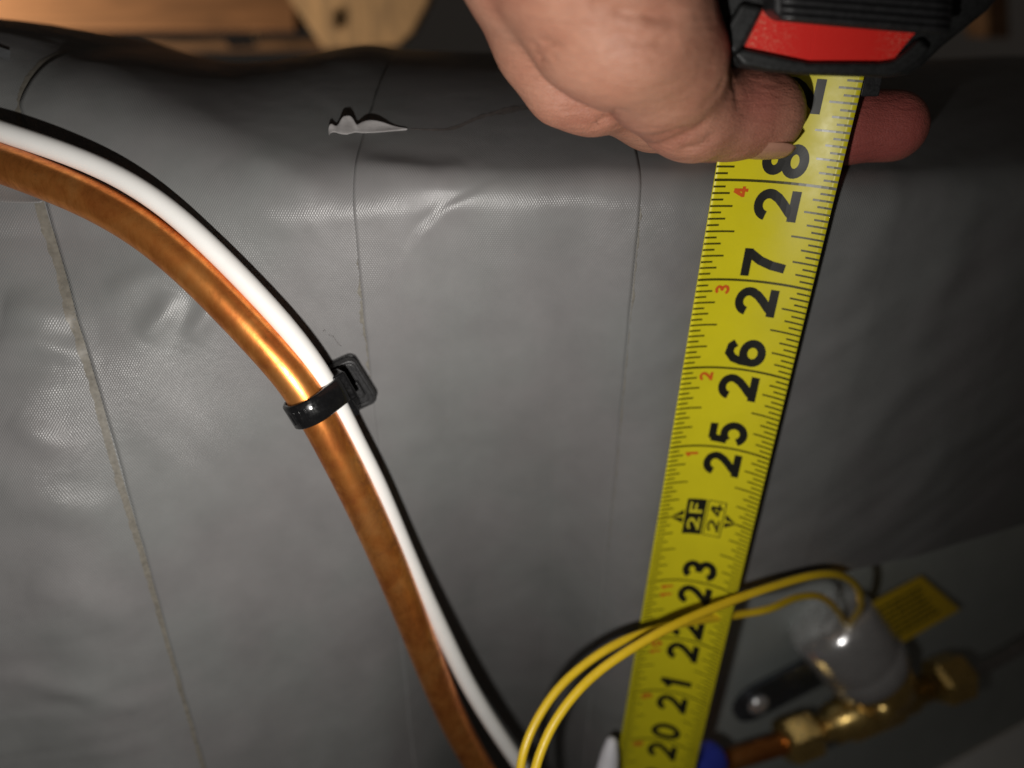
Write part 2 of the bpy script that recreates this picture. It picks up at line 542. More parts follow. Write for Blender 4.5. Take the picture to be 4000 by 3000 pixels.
def panel(pid, u0, u1, qb, du=.9):
    f0 = u0 if callable(u0) else (lambda q: u0 + 0 * q); f1 = u1 if callable(u1) else (lambda q: u1 + 0 * q)
    nu = int((float(f1(np.float64(-90))) - float(f0(np.float64(-90)))) / du) + 1
    qs = np.r_[np.arange(qb, 12, .9), np.geomspace(12, 330, 60)]
    t, Q = np.meshgrid(np.linspace(0, 1, nu), qs, indexing='ij')
    U = f0(Q) + t * (f1(Q) - f0(Q))
    if pid == 3: Q = np.maximum(Q, -300 + 122 * sstep(42, 66, U))
    # slightly wavering cut edges
    w0 = .12 * vnoise(Q[0] / 6, Q[0] * 0, 11 + pid) + .35 * vnoise(Q[0] / 60, Q[0] * 0, 12 + pid)
    if pid in (1, 2): U = U + (1 - sstep(0, .15, t)) * w0
    if pid == 2: U = U + sstep(.85, 1, t) * w0
    P = surf(U, Q, pid)
    nu, nq = U.shape
    V = P.reshape(-1, 3); UV = np.stack([U, Q], -1).reshape(-1, 2)
    idx = np.arange(nu * nq).reshape(nu, nq)
    Fc = np.stack([idx[:-1, :-1], idx[1:, :-1], idx[1:, 1:], idx[:-1, 1:]], -1).reshape(-1, 4).tolist()
    for col, in_ in ((0, -1), (nu - 1, 1)):               # cut edge of the sheet
        sk = surf(U[col], Q[col], pid, -1.3)
        b0 = len(V); V = np.vstack([V, sk]); UV = np.vstack([UV, np.stack([U[col], Q[col]], -1)])
        for j in range(nq - 1):
            f = [idx[col, j], idx[col, j + 1], b0 + j + 1, b0 + j]
            Fc.append(f if in_ < 0 else f[::-1])
    return mesh('wrap_panel', V, Fc, M['wrap'], duct, True, UV)

panel(0, -250, lambda q: SA(q) + 5, -420)
panel(1, SA, SEAM_B + 5, -420)
panel(2, SEAM_B, SEAM_C, -420)
panel(3, SEAM_C - 5, 320, -300)

def strip(name, pts, widths, pid, off, mat, side=1, rag=.4, step=.7, seed=0):
    """ragged band on the wrap along (u, q) points, one edge straight"""
    P = catmull(np.array([(a, b, 0) for a, b in pts]), 40)[:, :2]
    L = np.r_[0, np.cumsum(np.hypot(*np.diff(P, axis=0).T))]
    s = np.arange(0, L[-1], step)
    u = np.interp(s, L, P[:, 0]); q = np.interp(s, L, P[:, 1])
    w = np.interp(s / L[-1], np.linspace(0, 1, len(widths)), widths)
    w = np.clip(w * (1 + rag * vnoise(s / 2.2, s * 0, 21 + seed) + rag * .8 * vnoise(s / .9, s * 0, 22 + seed)), .02, None)
    rows = [surf(u + side * w * k, q, pid, off * (1 if 0 < k < 1 else .4)) for k in (0, .33, .66, 1.0)]
    n = len(s); V = np.vstack(rows); Fc = []
    for r in range(3):
        for j in range(n - 1):
            Fc.append((r * n + j, r * n + j + 1, (r + 1) * n + j + 1, (r + 1) * n + j))
    return mesh(name, V, Fc, mat, duct)

strip('adhesive_line', [(float(SA(q)), q) for q in (-36, -50, -62, -75, -90, -130, -180, -240, -310)], [2.6, 2.2, 1.6, 1.2, 1.1, 1.1, 1.0, .9], 0, .035, M['residue'], -1, .10, seed=1)
strip('adhesive_line', [(float(SA(q)), q) for q in (-36, -20, 0, 20)], [1.2, 1.4, 1.6], 0, .10, M['residue'], -1, .3, seed=2)
strip('adhesive_line', [(SEAM_B + .1, -52), (SEAM_B, -80), (SEAM_B, -100)], [.3, .8, .6, .7, .1], 1, .14, M['residue'], -1, .8, seed=3)
strip('adhesive_line', [(SEAM_B + .1, -117), (SEAM_B, -130), (SEAM_B, -150)], [.2, 1.0, .8, 1.0, .1], 1, .14, M['residue'], -1, .8, seed=4)
strip('adhesive_line', [(SEAM_C, -44), (SEAM_C, -80), (SEAM_C, -160)], [.35, .4, .25, .3, .1], 3, .10, M['residue'], 1, .7, seed=5)

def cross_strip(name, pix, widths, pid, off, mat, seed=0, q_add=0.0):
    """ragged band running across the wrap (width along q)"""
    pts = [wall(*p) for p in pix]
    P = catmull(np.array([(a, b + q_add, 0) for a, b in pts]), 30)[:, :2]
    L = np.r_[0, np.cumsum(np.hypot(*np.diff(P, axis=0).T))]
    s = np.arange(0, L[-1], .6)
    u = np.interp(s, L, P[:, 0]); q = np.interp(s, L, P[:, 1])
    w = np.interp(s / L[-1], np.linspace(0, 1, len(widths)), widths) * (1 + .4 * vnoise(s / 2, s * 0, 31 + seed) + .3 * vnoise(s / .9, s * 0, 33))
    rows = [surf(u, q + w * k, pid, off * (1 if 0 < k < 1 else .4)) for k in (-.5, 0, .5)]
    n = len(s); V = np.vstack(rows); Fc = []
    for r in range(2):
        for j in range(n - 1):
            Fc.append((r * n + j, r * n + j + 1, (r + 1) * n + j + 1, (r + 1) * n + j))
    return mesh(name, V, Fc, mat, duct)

cross_strip('dark_line', [(1600, 505), (1760, 500), (1880, 455), (2000, 430), (2110, 415)], [.3, 1.2, 2.2, 3.4, 3.0], 2, .10, M['band_dark'], 1)  # dark brownish band across the top of the middle panel

def torn_flap():
    top = [(1282, 520), (1284, 503), (1296, 495), (1312, 499), (1326, 492), (1340, 478), (1356, 474), (1370, 471), (1384, 485), (1394, 499), (1404, 488), (1440, 484), (1490, 487), (1540, 496), (1592, 505)]
    bot = [(1286, 530), (1290, 521), (1302, 515), (1316, 519), (1328, 524), (1342, 526), (1356, 527), (1370, 522), (1386, 516), (1396, 516), (1408, 518), (1440, 519), (1490, 516), (1540, 511), (1594, 507)]
    lift = [.1, .9, 1.2, .7, 1.0, 1.7, 1.2, 1.8, 1.3, .6, 1.1, 1.2, 1.0, .6, .1]
    A = []; 
    for k, f in enumerate((0, .35, .7, 1.0)):
        row = []
        for t, b, l in zip(top, bot, lift):
            ut, qt = wall(*t); ub, qb = wall(*b)
            u = ub + (ut - ub) * f; q = qb + (qt - qb) * f
            row.append(surf(u, q, 2, .15 + l * f ** 1.6 + .7 * vnoise(u / 1.1, q / 1.6, 3) * f))
        A.append(row)
    A = np.array(A); r, n = A.shape[:2]
    V = A.reshape(-1, 3); Fc = [(i * n + j, i * n + j + 1, (i + 1) * n + j + 1, (i + 1) * n + j) for i in range(r - 1) for j in range(n - 1)]
    o = mesh('torn_flap', V, Fc, M['scrim'], duct)
    s = o.modifiers.new('t', 'SOLIDIFY'); s.thickness = .00025
    ss = o.modifiers.new('s', 'SUBSURF'); ss.levels = 2; ss.render_levels = 2
    o['label'] = 'torn white corner of the wrap lifting off'
torn_flap()

def left_flap():
    # folded edge of the top sheet lying on the left panel, and foil patch above
    edge = [(-160, 790), (0, 797), (90, 802), (150, 801), (186, 798)]
    up = [(-160, 640), (0, 650), (90, 690), (150, 720), (192, 742)]
    rows = []
    for f in (0, .15, .5, 1.0):
        row = []
        for e, p in zip(edge, up):
            ue, qe = wall(*e); uu, qu = wall(*p)
            row.append(surf(ue + (uu - ue) * f, qe + (qu - qe) * f, 0, .25 + 2.3 * (1 - f) ** 2))
        rows.append(row)
    A = np.array(rows); r, n = A.shape[:2]; V = A.reshape(-1, 3)
    Fc = [(i * n + j, i * n + j + 1, (i + 1) * n + j + 1, (i + 1) * n + j) for i in range(r - 1) for j in range(n - 1)]
    uv = [(p[0], p[2]) for p in V]
    o = mesh('wrap_flap', V, Fc, M['wrap'], duct, True, uv)
    s = o.modifiers.new('t', 'SOLIDIFY'); s.thickness = .0006; s.offset = 1
    ss = o.modifiers.new('s', 'SUBSURF'); ss.levels = 2; ss.render_levels = 2
    P = [(-90, 180), (0, 186), (40, 197), (38, 236), (0, 224), (-90, 214)]
    A = [surf(*wall(*p), 0, 1.0) for p in P]
    V = np.array(A); mesh('foil_patch', V, [(0, 1, 4, 5), (1, 2, 3, 4)], M['foil'], duct)
left_flap()

# ------------------------------------------------------------------ copper pipe, white cable, cable tie
cop_px = [(-260, 560, 188), (-90, 606, 184), (72, 661, 180), (362, 772, 176), (651, 935, 171), (934, 1240, 166), (1134, 1448, 163.5), (1225, 1590, 162.5),
          (1343, 1814, 162), (1500, 2135, 163), (1637, 2484, 166), (1746, 2774, 170), (1857, 2980, 174), (1985, 3170, 178), (2130, 3330, 182)]
C = catmull([at(*p) for p in cop_px], 14)
def relax(P, n):
    for _ in range(n): P[1:-1] = .5 * P[1:-1] + .25 * (P[:-2] + P[2:])
    return P
C = relax(C, 160)
pipe = tube('copper_pipe', C, 4.76, M['copper'], None, 40)
tag(pipe, 'oxidised bare copper pipe curving down across the grey wrap', 'pipe')

wh_px = [(-260, 430, 190), (-90, 480, 186), (72, 537, 182), (362, 632, 178), (615, 775, 173.5), (830, 968, 170), (1113, 1262, 166.5), (1250, 1450, 165.5), (1330, 1600, 166),
         (1405, 1762, 166), (1484, 1904, 166.5), (1606, 2215, 168), (1738, 2490, 170), (1806, 2634, 171.5), (1888, 2778, 173), (2016, 2971, 176), (2150, 3150, 180), (2270, 3300, 184)]
Cw = catmull([at(*p) for p in wh_px], 14)
Cw = relax(Cw, 120)
wire = tube('white_cable', Cw, 2.55, M['white'], None, 32)
tag(wire, 'white jacketed cable strapped alongside the copper pipe', 'cable')

def cable_tie():
    tie = empty('cable_tie', at(1240, 1570, 165), 'glossy black cable tie looped round the copper pipe and white cable', 'cable tie')
    # plane across the pipe where the strap runs
    target = at(1215, 1580, 162.5)
    i = int(np.argmin(np.linalg.norm(C - target, axis=1))); Tt = norm(C[i + 1] - C[i - 1])
    pc = C[i]
    k = int(np.argmin(np.abs((Cw - pc) @ Tt))); wc = Cw[k]
    wc = wc - Tt * ((wc - pc) @ Tt)
    e1 = norm(wc - pc); e2 = np.cross(Tt, e1)
    if e2[1] > 0: e2 = -e2                                   # e2 towards the camera
    D = np.linalg.norm(wc - pc)
    def hull(g):
        pts = []
        r1, r2 = 4.76 + g, 2.65 + g
        al = math.acos((r1 - r2) / D)
        for a in np.linspace(al, 2 * np.pi - al, 40): pts.append((r1 * math.cos(a), r1 * math.sin(a)))
        for a in np.linspace(-al, al, 26): pts.append((D + r2 * math.cos(a), r2 * math.sin(a)))
        return np.array(pts)
    hi, ho = hull(.12), hull(1.5)
    n = len(hi); prof = [(-3.3, 0), (-2.7, 1), (2.7, 1), (3.3, 0)]
    V = []; 
    ring = [(-3.3, .12), (-3.3, 1.1), (-2.9, 1.5), (2.9, 1.5), (3.3, 1.1), (3.3, .12)]
    for d, g in ring:
        h = hull(g)
        V += [pc + e1 * a + e2 * b + Tt * d for a, b in h]
    m = len(ring); Fc = []
    for r in range(m):
        for j in range(n):
            Fc.append((r * n + j, r * n + (j + 1) % n, ((r + 1) % m) * n + (j + 1) % n, ((r + 1) % m) * n + j))
    s = mesh('strap', V, Fc, M['black'], tie); bm_fix(s)
    # moulding lines / teeth on the strap's outer turn
    for a0 in (2.05, 2.3, 2.55, 2.8):
        r = 4.76 + 1.55
        c = pc + e1 * (r * math.cos(a0)) + e2 * (r * math.sin(a0))
        tn = -e1 * math.sin(a0) + e2 * math.cos(a0); rn = e1 * math.cos(a0) + e2 * math.sin(a0)
        bevel(box('tooth', c, tn * .28, Tt * 1.7, rn * .16, M['black'], tie), .1)
    # locking head on the cable side
    hc = pc + e1 * (D + 3.3) + e2 * -.8
    bevel(box('locking_head', hc, e1 * 1.9, Tt * 3.9, e2 * 3.3, M['black'], tie), .7, 3)
    # adhesive mount under it: base plate on the wrap
    mount = empty('tie_mount', at(1370, 1490, 172), 'square black plastic adhesive mount behind the cable tie', 'cable mount')
    u, q = wall(1345, 1500)
    c0 = surf(u, q, 1, 1.6)
    eps = .5
    nn = norm(np.cross(base(u + eps, q) - base(u - eps, q), base(u, q + eps) - base(u, q - eps)))
    up = norm(Tt - nn * (Tt @ nn)); up = -up if up[2] < 0 else up
    ax = norm(np.cross(up, nn)); ax = ax if ax[0] > 0 else -ax
    def rrect(w, h, r, ctr, k=7):
        P = []
        for sx, sy, a0 in ((1, 1, 0), (-1, 1, 90), (-1, -1, 180), (1, -1, 270)):
            for t in np.linspace(0, 90, k):
                a = math.radians(a0 + t)
                P.append(ctr + ax * (sx * (w - r) + r * math.cos(a)) + up * (sy * (h - r) + r * math.sin(a)))
        return np.array(P)
    bevel(prism('foam_pad', rrect(7.2, 7.6, 2.2, c0 - nn * 1.5 - ax * .4), nn * 1.3, M['black'], mount), .15)
    bevel(prism('base_plate', rrect(7.0, 7.4, 2.2, c0 - nn * .2 - ax * .4), nn * 2.6, M['blackm'], mount), .5)
    # raised rim
    o = rrect(6.3, 6.7, 1.9, c0 + nn * 2.4 - ax * .4); i2 = rrect(5.3, 5.7, 1.4, c0 + nn * 2.4 - ax * .4)
    n = len(o); V = np.vstack([o, i2, o + nn * .55, i2 + nn * .55]); Fc = []
    for j in range(n):
        k = (j + 1) % n
        Fc += [(2 * n + j, 2 * n + k, 3 * n + k, 3 * n + j), (j, k, 2 * n + k, 2 * n + j), (n + j, n + k, 3 * n + k, 3 * n + j)]
    r = mesh('rim', V, Fc, M['blackm'], mount, False); bm_fix(r); bevel(r, .2, 2)
    hs = max(1.7, ((wc - c0) @ nn - 2.4) / 2)
    bevel(box('saddle', c0 + nn * (2.3 + hs) + ax * .2, ax * 2.4, up * 4.2, nn * hs, M['black'], mount), .6)
    bevel(box('saddle_lug', c0 + nn * 3.2 + ax * 3.6 - up * 1.0, ax * 1.0, up * 2.4, nn * 1.0, M['blackm'], mount), .4)
cable_tie()

def fibre(pix, r=.055, name='lint_fibre', label='', seed=0):
    P = [surf(*wall(*p), 1, .15) for p in pix]
    o = tube(name, catmull(P, 8), r, M['fibre'], None, 6)
    tag(o, label, 'lint')
fibre([(1282, 1309), (1300, 1314), (1312, 1330), (1322, 1344), (1333, 1353)], .05, label='tiny dark lint fibre stuck to the wrap above the cable tie')
fibre([(1262, 1296), (1268, 1288), (1271, 1296)], .05, label='smallest speck of lint on the wrap above the curly fibre')

# ------------------------------------------------------------------ tape measure blade
INCH = 25.4
B0 = np.array([49.2, 182.3, -37.3])            # left edge at the 28 inch line
BD = norm([-.0466, .0032, -.9989])             # towards lower numbers
yaw = math.radians(-8.5)
BWd = np.array([math.cos(yaw), math.sin(yaw), 0.0]); BWd = norm(BWd - BD * (BWd @ BD))
BN = np.cross(BD, BWd); BN = BN if BN[1] > 0 else -BN     # away from the camera
FLAT = 29.4
def blade_pt(inch, a, off=0.0):
    """inch mark, a = 0 left edge .. 1 right edge along the curved width"""
    inch = np.asarray(inch, float); a = np.asarray(a, float)
    s = (28 - inch) * INCH
    half = .42 + .12 * sstep(-30, 90, s) + .02 * sstep(90, 220, s)        # half opening angle*: flatter near the fingers
    R = FLAT / (2 * half)
    th = (a - .5) * 2 * half
    x = R * np.sin(th); dep = R * (np.cos(th) - np.cos(half))            # 0 at edges, deepest in the middle
    chord0 = 27.9
    tw = .0
    P = B0 + BD * s[..., None] + BWd * (x + chord0 / 2)[..., None] + BN * (dep - off * np.cos(th))[..., None] - BWd * (off * np.sin(th))[..., None]
    return P

tape = empty('tape_measure', at(3200, 150, 175), 'black and red tape measure with its yellow blade pulled down', 'tape measure')
def make_blade():
    ins = np.arange(16.0, 29.7, .125); aa = np.linspace(0, 1, 25)
    I, A = np.meshgrid(ins, aa, indexing='ij')
    n, m = I.shape
    V = np.vstack([blade_pt(I, A, 0).reshape(-1, 3), blade_pt(I, A, -.28).reshape(-1, 3)])
    idx = np.arange(n * m).reshape(n, m); K = n * m
    Fc = np.stack([idx[:-1, :-1], idx[:-1, 1:], idx[1:, 1:], idx[1:, :-1]], -1).reshape(-1, 4).tolist()
    Fc += [[v + K for v in f[::-1]] for f in Fc]
    for j in range(n - 1):
        Fc.append([idx[j, 0], idx[j + 1, 0], idx[j + 1, 0] + K, idx[j, 0] + K])
        Fc.append([idx[j, m - 1] + K, idx[j + 1, m - 1] + K, idx[j + 1, m - 1], idx[j, m - 1]])
    for i in range(m - 1):
        Fc.append([idx[0, i], idx[0, i] + K, idx[0, i + 1] + K, idx[0, i + 1]])
        Fc.append([idx[n - 1, i + 1], idx[n - 1, i + 1] + K, idx[n - 1, i] + K, idx[n - 1, i]])
    o = mesh('blade', V, Fc, M['yellow'], tape); bm_fix(o)
    return o
blade = make_blade()
OFF = .05
def poly_on_blade(quads):
    """quads: list of 4 (inch, a) corners -> subdivided faces on the curved blade"""
    V = []; Fc = []
    for qd in quads:
        qd = np.array(qd, float); nsub = max(1, int(np.ptp(qd[:, 1]) / .06) + 1)
        # subdivide along edge 0-1 / 3-2
        for k in range(nsub):
            t0, t1 = k / nsub, (k + 1) / nsub
            b = len(V)
            V += [qd[0] + (qd[1] - qd[0]) * t0, qd[0] + (qd[1] - qd[0]) * t1, qd[3] + (qd[2] - qd[3]) * t1, qd[3] + (qd[2] - qd[3]) * t0]
            Fc.append((b, b + 1, b + 2, b + 3))
    return np.array(V), Fc
def print_mesh(name, quads, mat, off=OFF):
    V, Fc = poly_on_blade(quads)
    return mesh(name, blade_pt(V[:, 0], V[:, 1], off), Fc, mat, blade, False)

def make_ticks():
    Q = []
    L = {1: .112, 2: .160, 4: .205, 8: .262}
    for i in range(16, 30):
        for k in range(16):
            c = i + k / 16
            if c > 29.4: continue
            if k == 0:
                w = .0125
                if i == 24: 
                    Q += [[(c - w, 0), (c - w, .14), (c + w, .14), (c + w, 0)], [(c - w, .83), (c - w, 1), (c + w, 1), (c + w, .83)]]
                else: Q.append([(c - w, 0), (c - w, 1), (c + w, 1), (c + w, 0)])
                continue
            l = L[k & -k]; w = .0095
            Q.append([(c - w, 0), (c - w, l), (c + w, l), (c + w, 0)])
            Q.append([(c - w, 1 - l), (c - w, 1), (c + w, 1), (c + w, 1 - l)])
    print_mesh('graduation_marks', Q, M['tick_ink'])
make_ticks()

def arc(cx, cy, rx, ry, a0, a1, n=14):
    return [(cx + rx * math.cos(math.radians(a)), cy + ry * math.sin(math.radians(a))) for a in np.linspace(a0, a1, n)]
# heavy grotesque numerals as stroke skeletons in a box .70 wide, 1 high; stroke .2
def glyph(ch):
    t = .205; S = []
    if ch == '0': S = [arc(.36, .5, .25, .395, 90, 450, 30)]
    elif ch == '1': S = [[(.40, 0), (.40, 1.0)], [(.12, .70), (.30, .77), (.36, .88)]]
    elif ch == '2': S = [arc(.345, .675, .24, .225, 172, -20, 16) + [(.50, .47), (.38, .34), (.22, .19), (.155, .10)], [(.02, .10), (.68, .10)]]
    elif ch == '3': S = [arc(.335, .715, .215, .185, 160, -80, 14), arc(.335, .295, .245, .205, 85, -165, 16), [(.26, .515), (.40, .515)]]
    elif ch == '4': S = [[(.44, 0), (.44, .93)], [(.40, .93), (.08, .31)], [(0, .29), (.68, .29)]]
    elif ch == '5': S = [[(.60, .90), (.16, .90)], [(.185, .93), (.135, .50)], [(.13, .50)] + arc(.335, .345, .245, .255, 130, -155, 20)]
    elif ch == '6': S = [arc(.36, .315, .25, .225, 0, 360, 26), [(.115, .36), (.125, .56), (.19, .77), (.33, .895), (.50, .865), (.59, .76)]]
    elif ch == '7': S = [[(.02, .90), (.66, .90)], [(.56, .86), (.40, .60), (.31, .32), (.27, 0)]]
    elif ch == '8': S = [arc(.36, .735, .205, .175, 0, 360, 24), arc(.36, .29, .25, .195, 0, 360, 26)]
    elif ch == '9': S = [arc(.36, .685, .25, .225, 0, 360, 26), [(.605, .64), (.595, .44), (.53, .23), (.39, .105), (.22, .135), (.13, .24)]]
    elif ch == 'F': S = [[(.14, 0), (.14, 1.0)], [(.14, .90), (.64, .90)], [(.14, .50), (.56, .50)]]
    return S, t
def stroke_quads(P, t):
    P = np.array(P, float); closed = np.allclose(P[0], P[-1], atol=1e-6)
    n = len(P); off = np.zeros_like(P)
    d = np.diff(P, axis=0); d /= np.linalg.norm(d, axis=1)[:, None]
    nr = np.stack([-d[:, 1], d[:, 0]], 1)
    for i in range(n):
        if i == 0: m = nr[0] if not closed else nr[0] + nr[-1]
        elif i == n - 1: m = nr[-1] if not closed else nr[0] + nr[-1]
        else: m = nr[i - 1] + nr[i]
        m = m / np.linalg.norm(m)
        k = nr[min(i, n - 2)] @ m
        off[i] = m * (t / 2) / max(.5, k)
    A, B = P + off, P - off
    return [[A[i], A[i + 1], B[i + 1], B[i]] for i in range(n - 1)]
def text_on_blade(name, s, inch0, a_top, a_bot, wd, gap, mat, off=OFF + .015, tscale=1.0):
    """digits running towards higher inches; inch0 = start, wd = width of one digit in inches; tops point to the left edge"""
    x = inch0; k = 0
    V = []; Fc = []
    for ch in s:
        S, t = glyph(ch)
        for st in S:
            for qd in stroke_quads(st, t * tscale):
                b = len(V); k += 1
                for gx, gy in qd:
                    V.append((x + gx / .70 * wd, a_bot + (a_top - a_bot) * gy, off + .0022 * (k % 5)))
                Fc.append((b, b + 1, b + 2, b + 3))
        x += wd + gap
    V = np.array(V)
    return mesh(name, blade_pt(V[:, 0], V[:, 1], V[:, 2]), Fc, mat, blade, False)
for n in (18, 19, 20, 21, 22, 23, 25, 26, 27, 28, 29):
    text_on_blade('numeral', str(n), n - .375, .385, .745, .315, .10, M['black_ink'])
    small = n - 24 if n > 24 else n - 12
    s = str(small); wd = .105
    text_on_blade('small_numeral', s, n - .055 - len(s) * wd - (len(s) - 1) * .03, .185, .315, wd, .03, M['red_ink'])
# two foot mark
def foot_mark():
    Q = [[(23.74, .30), (23.74, .50), (24.26, .50), (24.26, .30)]]
    print_mesh('foot_block', Q, M['black_ink'], OFF)
    text_on_blade('foot_numeral', '2F', 23.80, .335, .47, .19, .05, M['yellow_ink'], OFF + .03, .85)
    w = .012; x0, x1, a0, a1 = 23.74, 24.26, .515, .70; ta = .011
    Q = [[(x0, a0), (x0, a1), (x0 + w, a1), (x0 + w, a0)], [(x1 - w, a0), (x1 - w, a1), (x1, a1), (x1, a0)],
         [(x0 + w, a0), (x0 + w, a0 + ta), (x1 - w, a0 + ta), (x1 - w, a0)], [(x0 + w, a1 - ta), (x0 + w, a1), (x1 - w, a1), (x1 - w, a1 - ta)]]
    print_mesh('foot_frame', Q, M['black_ink'], OFF)
    text_on_blade('foot_numeral', '24', 23.80, .545, .67, .19, .05, M['black_ink'], OFF + .02, .8)
    V = np.array([(24, .14), (24.10, .285), (24.02, .285), (23.98, .285), (23.90, .285), (24, .83), (24.10, .715), (24.02, .715), (23.98, .715), (23.90, .715)])
    mesh('foot_arrow', blade_pt(V[:, 0], V[:, 1], OFF + .02), [(0, 1, 2), (0, 3, 4), (5, 7, 6), (5, 9, 8)], M['black_ink'], blade, False)
foot_mark()

# ------------------------------------------------------------------ tape measure case
def case():
    yf, yb = 160.0, 226.0
    out = [(2690, -1000), (2740, -60), (2762, 40), (2790, 150), (2835, 225), (2890, 266), (2990, 284), (3135, 296), (3330, 303), (3480, 306), (3555, 298), (3610, 268), (3690, 190), (3790, 110), (3880, 40), (3960, -60), (4000, -1000)]
    P = np.array([at(x, y, yf) for x, y in out])
    o = prism('case_body', P, (0, yb - yf, 0), M['case'], tape); bevel(o, 2.2, 4, 40)
    # raised front lip along the mouth
    lip_o = [(2868, 215), (2905, 258), (3010, 278), (3140, 290), (3330, 296), (3475, 298), (3530, 288), (3590, 245), (3640, 190), (3600, 150), (3545, 200), (3500, 236), (3440, 244), (3300, 243), (3160, 243), (3060, 222), (2905, 188)]
    P = np.array([at(x, y, yf - 2.6) for x, y in lip_o])
    o = prism('front_bumper', P, (0, 3.2, 0), M['case'], tape); bevel(o, .8, 3, 30)
    left_lip = [(2900, 10), (2985, 30), (2900, 192), (2868, 215), (2815, 150)]
    P = np.array([at(x, y, yf - 2.2) for x, y in left_lip]); o = prism('side_bumper', P, (0, 2.6, 0), M['case'], tape); bevel(o, .8, 3, 30)
    # red panel, two facets meeting at a moulding line
    for pts in ([(2990, 20), (3205, 20), (3163, 239), (3060, 219), (2908, 187)], [(3205, 20), (3640, 60), (3545, 165), (3495, 228), (3440, 240), (3300, 239), (3163, 239)]):
        P = np.array([at(x, y, yf - .9) for x, y in pts]); o = prism('red_panel', P, (0, 1.5, 0), M['red'], tape); bevel(o, .12, 1, 30)
    # sliding lock, standing out over the red panel, with ribs
    lk = [(3025, -160), (3025, 40), (3042, 70), (3075, 84), (3300, 106), (3560, 128), (3680, 136), (3725, 110), (3735, -160)]
    P = np.array([at(x, y, yf - 8.5) for x, y in lk]); o = prism('lock_slide', P, (0, 8.0, 0), M['blackm'], tape); bevel(o, 1.1, 4, 30)
    lock = o
    for k, y0 in enumerate((-62, -30, 2, 34, 64)):
        a = at(3048, y0, yf - 8.6); b = at(3705, y0 + 52, yf - 8.6)
        c = np.linspace(a, b, 12)
        V, Fc = tube_data(c, .62, 12)
        mesh('grip_rib', V, Fc, M['blackm'], lock)
    # blade guide just inside the mouth
    g0 = at(3345, 305, 178); 
    bevel(box('blade_guide', at(3385, 318, 184), (2.3, 0, 0), (0, 3, 0), (0, 0, 3.0), M['blackm'], tape), .5)
case()

# ------------------------------------------------------------------ hand (one continuous surface)
def surface_nets(Fd, org, h):
    """naive surface nets on a scalar field"""
    nx, ny, nz = Fd.shape
    ins = Fd < 0
    corners = [(i, j, k) for i in (0, 1) for j in (0, 1) for k in (0, 1)]
    cnt = np.zeros((nx - 1, ny - 1, nz - 1), np.int8)
    for i, j, k in corners: cnt += ins[i:nx - 1 + i, j:ny - 1 + j, k:nz - 1 + k]
    act = (cnt > 0) & (cnt < 8)
    cells = np.argwhere(act)
    vid = np.full(act.shape, -1, np.int64); vid[act] = np.arange(len(cells))
    acc = np.zeros((len(cells), 3)); num = np.zeros(len(cells))
    for a in range(8):
        for b in range(a + 1, 8):
            ca, cb = np.array(corners[a]), np.array(corners[b])
            if np.abs(ca - cb).sum() != 1: continue
            fa = Fd[tuple((cells + ca).T)]; fb = Fd[tuple((cells + cb).T)]
            x = (fa < 0) != (fb < 0)
            t = np.where(x, fa / np.where(x, fa - fb, 1), 0)
            acc[x] += (ca + t[:, None] * (cb - ca))[x]; num[x] += 1
    V = org + h * (cells + acc / num[:, None])
    Q = []
    for ax in range(3):
        o1, o2 = [(1, 2), (2, 0), (0, 1)][ax]
        sl = [slice(1, -1)] * 3; sl[ax] = slice(0, -1)
        lo = ins[tuple(slice(0, -1) if d == ax else slice(1, -1) for d in range(3))]
        hi = ins[tuple(slice(1, None) if d == ax else slice(1, -1) for d in range(3))]
        e = np.argwhere(lo != hi)
        s = lo[tuple(e.T)]
        e = e + np.array([0 if d == ax else 1 for d in range(3)])
        u1 = np.zeros(3, int); u1[o1] = 1; u2 = np.zeros(3, int); u2[o2] = 1
        q = np.stack([vid[tuple((e - u1 - u2).T)], vid[tuple((e - u2).T)], vid[tuple(e.T)], vid[tuple((e - u1).T)]], 1)
        q[~s] = q[~s][:, ::-1]
        Q.append(q)
    return V, np.vstack(Q)

